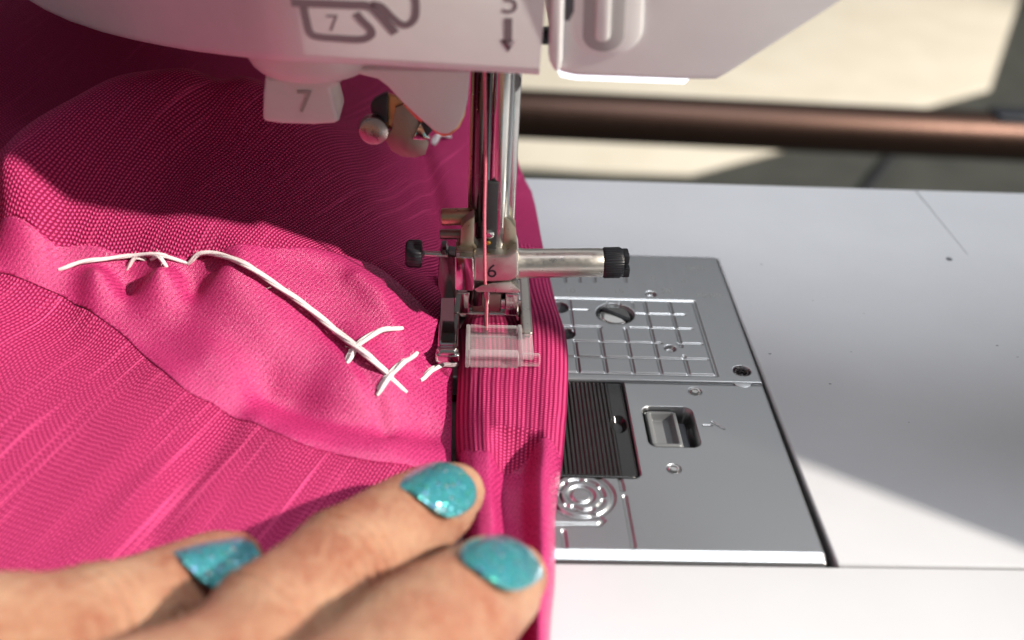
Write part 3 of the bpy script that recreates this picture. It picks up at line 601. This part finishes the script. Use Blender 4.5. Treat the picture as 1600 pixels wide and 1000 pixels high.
def hit(px_, py_):
    o, d = ray(px_, py_); ts = np.linspace(8, 34, 2600); P = o[None]+d[None]*ts[:, None]; below = P[:, 2] < H(P[:, 0], P[:, 1]); k = int(np.argmax(below))
    return P[k] if below.any() else uz(px_, py_)
def poly_sd(X, Y, pts):
    pts = np.array(pts)[:, :2]; D = np.full(X.shape, 9e9); ins = np.zeros(X.shape, bool); NX = np.zeros_like(X); NY = np.zeros_like(X)
    for a, b in zip(pts, np.roll(pts, -1, 0)):
        d = b-a; tt = np.clip(((X-a[0])*d[0]+(Y-a[1])*d[1])/max((d**2).sum(), 1e-9), 0, 1); qx, qy = a[0]+tt*d[0], a[1]+tt*d[1]; dd = np.hypot(X-qx, Y-qy); m_ = dd < D
        D = np.where(m_, dd, D); NX = np.where(m_, qx, NX); NY = np.where(m_, qy, NY)
        cr = ((a[1] > Y) != (b[1] > Y)) & (X < (b[0]-a[0])*(Y-a[1])/(b[1]-a[1]+1e-12)+a[0]); ins ^= cr
    return np.where(ins, -D, D), NX, NY
up_edge = [(-60, 338), (0, 349), (60, 362), (130, 384), (190, 400), (240, 404), (330, 400), (430, 388), (520, 394), (580, 412), (622, 442), (656, 474), (684, 505)]
lo_edge = [(640, 727), (580, 720), (520, 707), (460, 688), (400, 661), (340, 636), (290, 609), (250, 575), (200, 530), (150, 492), (100, 465), (40, 438), (-60, 405)]
upw = [hit(*p) for p in up_edge]; low = [hit(*p) for p in lo_edge]
upw = smooth_path(upw, 5); low = smooth_path(low, 5)
sat_poly = upw + [np.array([-.93, -1.0, 0]), np.array([-.60, -1.4, 0]), np.array([-.57, -4.3, 0])] + low
rgt = [uz(a, b, .2) for a, b in ((870, 480), (850, 400), (830, 300), (800, 250), (770, 222))]
left_far = [(-14.8, -10.3, 0), (-14.8, 13.8, 0)]
upper_poly = [(-14.8, upw[0][1], 0)] + upw + [np.array([-.93, -1.0, 0]), np.array([-.62, -.9, 0]), np.array([-.62, .9, 0]), np.array([.2, 1.35, 0])] + [r for r in rgt[1:]] + [(-.4, 10.5, 0), (-1.5, 13.8, 0), (-14.8, 13.8, 0)]
lower_poly = [np.array([-.57, -4.3, 0])] + low + [(-14.8, low[-1][1], 0), (-14.8, -10.3, 0), (-1.6, -10.3, 0), (-.57, -7.5, 0)]
step = .045
fx_ = np.arange(-14.9, 1.6, step); fy_ = np.arange(-10.4, 13.9, step); FX, FY = np.meshgrid(fx_, fy_)
def panel(name, poly, mat, lift, edge_w, edge_h, label):
    sd, NX, NY = poly_sd(FX, FY, poly); inside = sd < 0
    any_in = inside[:-1, :-1] | inside[1:, :-1] | inside[:-1, 1:] | inside[1:, 1:]
    X = np.where(inside, FX, NX); Y = np.where(inside, FY, NY)
    near = np.where(inside, -sd, 0); Z = H0(X, Y)+lift+edge_h*np.exp(-(near/edge_w)**2)
    m_ = np.zeros_like(inside); m_[:-1, :-1] |= any_in; m_[1:, :-1] |= any_in; m_[:-1, 1:] |= any_in; m_[1:, 1:] |= any_in
    o = grid_mesh(name, X, Y, Z, mat, G, uv=(X, Y+.55*Z), keep=any_in, label=label)
    s_ = o.modifiers.new('cloth', 'SOLIDIFY'); s_.thickness = .05; s_.offset = -1
    return o
panel('knit_panel', lower_poly, m_knit, 0, .10, -.02, 'sunlit slub knit panel in front of the satin band')
panel('knit_panel', upper_poly, m_knit_b, .005, .10, -.02, 'slub knit panel folded up under the machine head')
panel('satin_band', sat_poly, m_satin, .02, .08, -.018, 'shiny satin band between the knit panels')
# ribbed strip that runs under the foot and its satin end
LE = [(1.3, -.75, .3), (.2, -.62, .3)] + [tuple(uz(a, b, .25)) for a, b in ((715, 560), (712, 640), (713, 700))] + [(-.42, -4.6, .3), (-.30, -6.0, .3), (-.2, -7.5, .3), (-.2, -10, .3)]
LE[0] = (-.75, 2.6, .3); LE[1] = (-.62, .6, .3)
RE = [tuple(uz(a, b, .16)) for a, b in ((851, 400), (870, 478), (886, 532), (888, 600), (881, 700), (869, 800), (868, 900), (860, 1000))] + [(.6, -10, .2)]
LEs = np.array(smooth_path(LE, 12)); REs = np.array(smooth_path(RE, 12))
def edge_x(E_, y):
    o = np.argsort(E_[:, 1]); return np.interp(y, E_[o, 1], E_[o, 0])
sw = [uz(a, b, .55) for a, b in ((712, 688), (740, 711), (782, 721), (818, 702), (850, 690), (881, 703))]
def strip(name, ya, yb, nrow, ncol, mat, ribs, label):
    tt = np.linspace(0, 1, ncol)
    yA = ya(tt) if callable(ya) else np.full(ncol, ya); yB = yb(tt) if callable(yb) else np.full(ncol, yb)
    s_ = np.linspace(0, 1, nrow)[:, None]; Y = yA[None]*(1-s_)+yB[None]*s_; T = np.repeat(tt[None], nrow, 0)
    xl = edge_x(LEs, Y); xr = edge_x(REs, Y); X = xl+(xr-xl)*T; Wd = xr-xl
    prof = (1-np.abs(2*T-1)**5)**.5
    fw = np.clip((-3.2-Y)/1.2, 0, 1); hh = .54+.08*fw
    val = np.exp(-((T-.55)/.19)**4)*.50*np.clip((-3.45-Y)/.55, 0, 1)**.7 - np.exp(-((T-.87)/.10)**2)*.06*fw - .02*np.sin(Y*5+T*9)*fw
    bulge = .05*np.sin(T*math.pi*3+Y*.5)*np.clip((-1.8-Y), 0, 1)
    Z = .07+hh*prof-val+bulge*(1-fw)*.6
    under = np.clip((Y+1.95)/.3, 0, 1)*np.clip((1.6-Y)/.3, 0, 1); Z = Z-.06*under*prof
    dn = np.minimum(T, 1-T)*Wd
    u_ = T*2.0
    if ribs: Z = Z + (.006*np.sin(2*math.pi*u_/.08)+.006*np.sin(2*math.pi*u_/.22+.8*np.sin(Y*2)))*np.clip(dn/.06, 0, 1)
    Z = np.maximum(Z, .05); X = X + .03*np.sin(Y*1.3)*0
    o = grid_mesh(name, X, Y, Z, mat, G, uv=(u_, Y+.5*Z), label=label); return o
ti = [(p[0]-edge_x(LEs, p[1]))/(edge_x(REs, p[1])-edge_x(LEs, p[1])) for p in sw]; yi = [p[1] for p in sw]
seam = lambda t_: np.interp(t_, ti, yi)
strip('ribbed_strip', 2.5, seam, 200, 240, m_rib, True, 'ribbed strip lying under the clear toe of the foot')
strip('satin_strip', lambda t_: seam(t_)+.02, -9.8, 160, 160, m_satin, False, 'satin end of the strip with a deep fold')
# basting stitches: twisted white cotton
def stitch(pix, lift, r=.05, strands=2, arch=0.0, name='basting_stitch', gap=.046):
    P = []
    for k, (a, b) in enumerate(pix):
        h = hit(a, b); P.append(h+np.array([0, 0, 0.0]))
    n_ = len(P)
    for k in range(n_):
        f = k/(n_-1); P[k] = P[k]+np.array([0, 0, lift+arch*math.sin(math.pi*f)-(lift+.02)*(1 if k in (0, n_-1) else 0)])
    Q = [Vector(p) for p in smooth_path(P, 14)]; bm = bmesh.new(); L = 0; Ls = [0]
    for a, b in zip(Q, Q[1:]): L += (b-a).length; Ls.append(L)
    for s_ in range(strands):
        off = (s_-(strands-1)/2)*gap*2*.72
        for ply in range(3):
            pts_ = []
            for i, p in enumerate(Q):
                tt = (Q[min(i+1, len(Q)-1)]-Q[max(i-1, 0)]).normalized(); sd_ = tt.cross(Vector((0, 0, 1))).normalized(); up_ = sd_.cross(tt)
                an = Ls[i]/.8*math.pi+ply*2*math.pi/3+s_; taper = min(1, .55+Ls[i]/.25, .55+(L-Ls[i])/.25)
                pts_.append(p+sd_*(off*taper+r*.45*math.cos(an)*taper)+up_*(r*.45*math.sin(an)*taper+.03*s_))
            bm_tube(bm, pts_, r*.62, 7)
    for h_ in range(int(3+3*L)):
        i = random.randrange(1, len(Q)-1); p = Q[i]; d_ = Vector((random.uniform(-1, 1), random.uniform(-1, 1), random.uniform(.1, 1))).normalized(); e_ = Vector((random.uniform(-1, 1), random.uniform(-1, 1), random.uniform(-.3, .6)))*.06
        bm_tube(bm, [p, p+d_*(r*1.5), p+d_*(r*2.0)+e_*.6, p+d_*(r*2.2)+e_*1.3], .0028, 4)
    return from_bm(name, bm, m_thread_w, G, angle=70)
stitch([(92, 421), (130, 415), (170, 410), (210, 405), (250, 404), (292, 411)], .06, .034, 2)
stitch([(198, 420), (212, 412), (228, 404)], .11, .036, 1); stitch([(262, 419), (250, 411), (236, 404)], .11, .036, 1)
stitch([(296, 411), (316, 407), (345, 410), (385, 426), (430, 456), (480, 491), (530, 532), (580, 571), (634, 612)], .11, .040, 2, .03)
stitch([(541, 567), (556, 551), (575, 536), (600, 523), (627, 513)], .07, .038, 2, .03)
stitch([(589, 616), (606, 598), (626, 577), (650, 552)], .07, .038, 2, .02)
stitch([(655, 595), (672, 586), (690, 577), (712, 570)], .07, .038, 2, .0)
stitch([(676, 226), (686, 218), (702, 214)], .09, .05, 2, .0)
# ------------------------------------------------------------------ hand
t = NT('skin'); v = t.coord(); n1 = t.noise(v, 1.2, 4); n2 = t.noise(v, 9, 5, .65); 
wv = t.n('ShaderNodeTexVoronoi'); t.l(t.coord(scale=(14, 14, 14)), wv.inputs['Vector']); wv.feature = 'DISTANCE_TO_EDGE'
t.set(Base_Color=t.mix(t.rng(t.math('ADD', t.math('MULTIPLY', n1, .6), t.math('MULTIPLY', n2, .4)), .38, .62, 0, 1), (.31, .115, .065), (.43, .245, .15)), Roughness=t.rng(n2, .3, .7, .42, .58), Subsurface_Weight=.6, Subsurface_Radius=(.35, .12, .06), Subsurface_Scale=.35, Specular_IOR_Level=.4)
n3 = t.noise(t.coord(rot=(0, 0, -.93), scale=(9, 2.2, 2.2)), 1.6, 4, .6)
t.set(Normal=t.bump(t.math('ADD', t.math('MULTIPLY', wv.outputs['Distance'], .6), t.math('ADD', t.math('MULTIPLY', n2, .6), t.math('MULTIPLY', n3, 1.6))), .07, .6)); m_skin = t.m
t = NT('teal_glitter_polish'); v = t.coord()
vo = t.n('ShaderNodeTexVoronoi'); t.l(v, vo.inputs['Vector']); vo.inputs['Scale'].default_value = 12
fl = t.n('ShaderNodeTexVoronoi'); t.l(v, fl.inputs['Vector']); fl.inputs['Scale'].default_value = 34
dot = t.math('LESS_THAN', vo.outputs['Distance'], .36); sel = t.n('ShaderNodeSeparateColor'); t.l(vo.outputs['Color'], sel.inputs[0])
dot = t.math('MULTIPLY', dot, t.math('GREATER_THAN', sel.outputs[0], .5))
fcol = t.ramp(fl.outputs['Color'], [(.2, (.02, .16, .22)), (.5, (.03, .27, .30)), (.8, (.05, .34, .33))])
gcol = t.ramp(sel.outputs[1], [(.2, (.15, .85, .55)), (.45, (.2, .8, .85)), (.7, (.25, .45, .95)), (.9, (.8, .95, .95))])
t.set(Base_Color=t.mix(dot, fcol, gcol), Metallic=t.math('ADD', .35, t.math('MULTIPLY', dot, .55)), Roughness=t.rng(dot, 0, 1, .36, .2), Coat_Weight=1.0, Coat_Roughness=.07)
vm = t.n('ShaderNodeVectorMath', operation='SUBTRACT'); t.l(fl.outputs['Color'], vm.inputs[0]); vm.inputs[1].default_value = (.5, .5, .5)
vs = t.n('ShaderNodeVectorMath', operation='SCALE'); t.l(vm.outputs[0], vs.inputs[0]); vs.inputs['Scale'].default_value = .8
ge = t.n('ShaderNodeNewGeometry'); va = t.n('ShaderNodeVectorMath', operation='ADD'); t.l(ge.outputs['Normal'], va.inputs[0]); t.l(vs.outputs[0], va.inputs[1])
vnn = t.n('ShaderNodeVectorMath', operation='NORMALIZE'); t.l(va.outputs[0], vnn.inputs[0]); t.l(vnn.outputs[0], t.b.inputs['Normal']); m_nail = t.m
PE = empty('person', (-6, -12, .5), 'left hand with teal glitter nail polish holding the pink fabric flat', 'person')
def P3(a, b, z): return np.array(uz(a, b, z))
fingers = {   # centre line (joint, radius): knuckle .. tip
 'middle': [((-5.6, -11.6, 3.0), 1.0), (P3(300, 1085, 2.05), .78), (P3(440, 960, 1.85), .69), (P3(560, 866, 1.58), .67), (P3(640, 812, 1.3), .64), (P3(692, 779, 1.1), .56), (P3(711, 770, 1.03), .44)],
 'index': [((-3.4, -12.6, 3.0), 1.02), (P3(545, 1120, 2.3), .86), (P3(642, 1022, 2.0), .80), (P3(697, 972, 1.7), .76), (P3(746, 932, 1.42), .70), (P3(786, 908, 1.22), .60), (P3(802, 902, 1.15), .46)],
 'ring': [((-8.2, -10.9, 2.6), .95), (P3(-70, 1018, 1.95), .80), (P3(80, 994, 1.7), .72), (P3(190, 962, 1.44), .66), (P3(272, 922, 1.24), .58), (P3(344, 886, 1.08), .50), (P3(366, 877, 1.03), .40)],
 'little': [((-10.0, -10.0, 2.3), .85), ((-9.6, -8.9, 2.1), .66), ((-8.9, -8.3, 1.7), .6), ((-8.0, -8.0, 1.4), .52), ((-7.7, -7.95, 1.3), .38)],
 'thumb': [((-6.5, -14.6, 2.6), 1.2), ((-4.2, -14.4, 2.2), 1.0), ((-2.4, -13.2, 1.8), .88), ((-1.2, -12.0, 1.5), .78), ((-.6, -11.4, 1.4), .55)]}
bm = bmesh.new()
for k, js in fingers.items():
    P = smooth_path([j[0] for j in js], 8); Rr = smooth_path([(j[1], 0, 0) for j in js], 8)
    n_ = len(P); bm_tube(bm, P, lambda f: float(Rr[int(round(f*(n_-1)))][0]), 20, .94)
    bmesh.ops.create_uvsphere(bm, u_segments=16, v_segments=10, radius=js[-1][1]*.98, matrix=Matrix.Translation(Vector(js[-1][0])))
def blob(c, s): bmesh.ops.create_uvsphere(bm, u_segments=20, v_segments=12, radius=1, matrix=Matrix.Translation(Vector(c)) @ Matrix.Rotation(.6, 4, 'Z') @ Matrix.Diagonal((*s, 1)))
blob((-7.2, -12.8, 2.7), (3.4, 2.6, 1.15)); blob((-8.6, -14.6, 2.6), (2.2, 2.6, 1.1)); blob((-5.2, -12.4, 2.8), (2.0, 1.5, 1.05)); blob((-8.9, -11.2, 2.5), (1.7, 1.6, 1.0))
bm_tube(bm, smooth_path([(-8.2, -13.8, 2.6), (-9.6, -16.2, 2.7), (-11, -19, 3.0), (-12.5, -22.5, 3.4)], 6), lambda f: 2.0+.25*f, 24, .72)
me = bpy.data.meshes.new('hand_raw'); bm.to_mesh(me); bm.free()
tmp = bpy.data.objects.new('tmp_hand', me); C.objects.link(tmp)
rm = tmp.modifiers.new('remesh', 'REMESH'); rm.mode = 'VOXEL'; rm.voxel_size = .07
sm = tmp.modifiers.new('smooth', 'SMOOTH'); sm.factor = .5; sm.iterations = 7
dg = bpy.context.evaluated_depsgraph_get(); hme = bpy.data.meshes.new_from_object(tmp.evaluated_get(dg)); bpy.data.objects.remove(tmp)

_fj = []
for k_, pos in (('middle', 3), ('index', 3), ('ring', 3), ('middle', 2), ('index', 2)):
    J = Vector(fingers[k_][pos][0]); ax_ = (Vector(fingers[k_][pos+1][0])-Vector(fingers[k_][pos-1][0])).normalized(); _fj.append((J-ax_*.25, ax_))
for v_ in hme.vertices:
    for J, ax_ in _fj:
        dv_ = v_.co-J
        if dv_.length < 1.25:
            d_ = dv_.dot(ax_)
            if abs(d_) < .5:
                off = .034*math.cos(2*math.pi*d_/.17+1.2*math.sin(v_.co.x*5))*math.exp(-(d_/.24)**2) + .03*math.exp(-(d_/.4)**2)
                v_.co = v_.co+(dv_-ax_*d_).normalized()*off
hme.name = 'hand'; hme.materials.clear(); hand = link('hand', hme, m_skin, PE)
# nails: curved plates lying on the last joints
from mathutils.bvhtree import BVHTree
bvh = BVHTree.FromPolygons([v_.co[:] for v_ in hme.vertices], [p_.vertices[:] for p_ in hme.polygons])
def skin_hit(px_, py_):
    o, d = ray(px_, py_); h, n_, _, _ = bvh.ray_cast(Vector(o), Vector(d)); 
    if h is None: h, n_, _, _ = bvh.find_nearest(Vector(o+d*14))
    return np.array(h), np.array(n_)
def nail(c_cut, c_tip, halfw, roll, lab, ext=.12, curv=.92):
    A, n0 = skin_hit(*c_cut); B_, n1 = skin_hit(*c_tip); Mi, nm = skin_hit((c_cut[0]+c_tip[0])/2, (c_cut[1]+c_tip[1])/2)
    print('nail', c_cut, A.round(2), B_.round(2), n0.round(2), nm.round(2), n1.round(2))
    ax = (B_-A); L = np.linalg.norm(ax); ax /= L; sag = np.dot(Mi-(A+B_)/2, nm)
    nn = n0*.4+nm*.6; nn = nn-ax*np.dot(nn, ax); upv = nn/np.linalg.norm(nn); side = np.cross(ax, upv)
    side, upv = side*math.cos(roll)+upv*math.sin(roll), upv*math.cos(roll)-side*math.sin(roll)
    nu, nv_ = 40, 32; V = np.zeros((nu, nv_, 3)); L2 = L+ext
    for i in range(nu):
        f = i/(nu-1); s_ = 2*f-1
        wd = halfw*max(0.0, 1-abs(s_)**2.7)**(1/2.3); wd = max(wd, .004)*(.94+.08*f)
        for j in range(nv_):
            g = 2*j/(nv_-1)-1; rr = halfw/curv; ph = g*wd/rr
            lift = .06+(sag+.03)*(1-s_*s_)
            V[i, j] = A+ax*(L2*f) + side*(rr*math.sin(ph)) + upv*(rr*(math.cos(ph)-1)+lift)
    o = grid_mesh('nail', V[..., 0], V[..., 1], V[..., 2], m_nail, hand, label=lab)
    s_ = o.modifiers.new('solid', 'SOLIDIFY'); s_.thickness = .06; s_.offset = -.7
    return o
nail((650, 782), (722, 718), .56, .12, 'teal glitter nail of the longest finger', .2)
nail((750, 905), (814, 846), .56, .12, 'teal glitter nail of the finger nearest the plate', .2)
nail((284, 884), (368, 862), .55, .30, 'teal glitter nail of the finger at the left', .25)
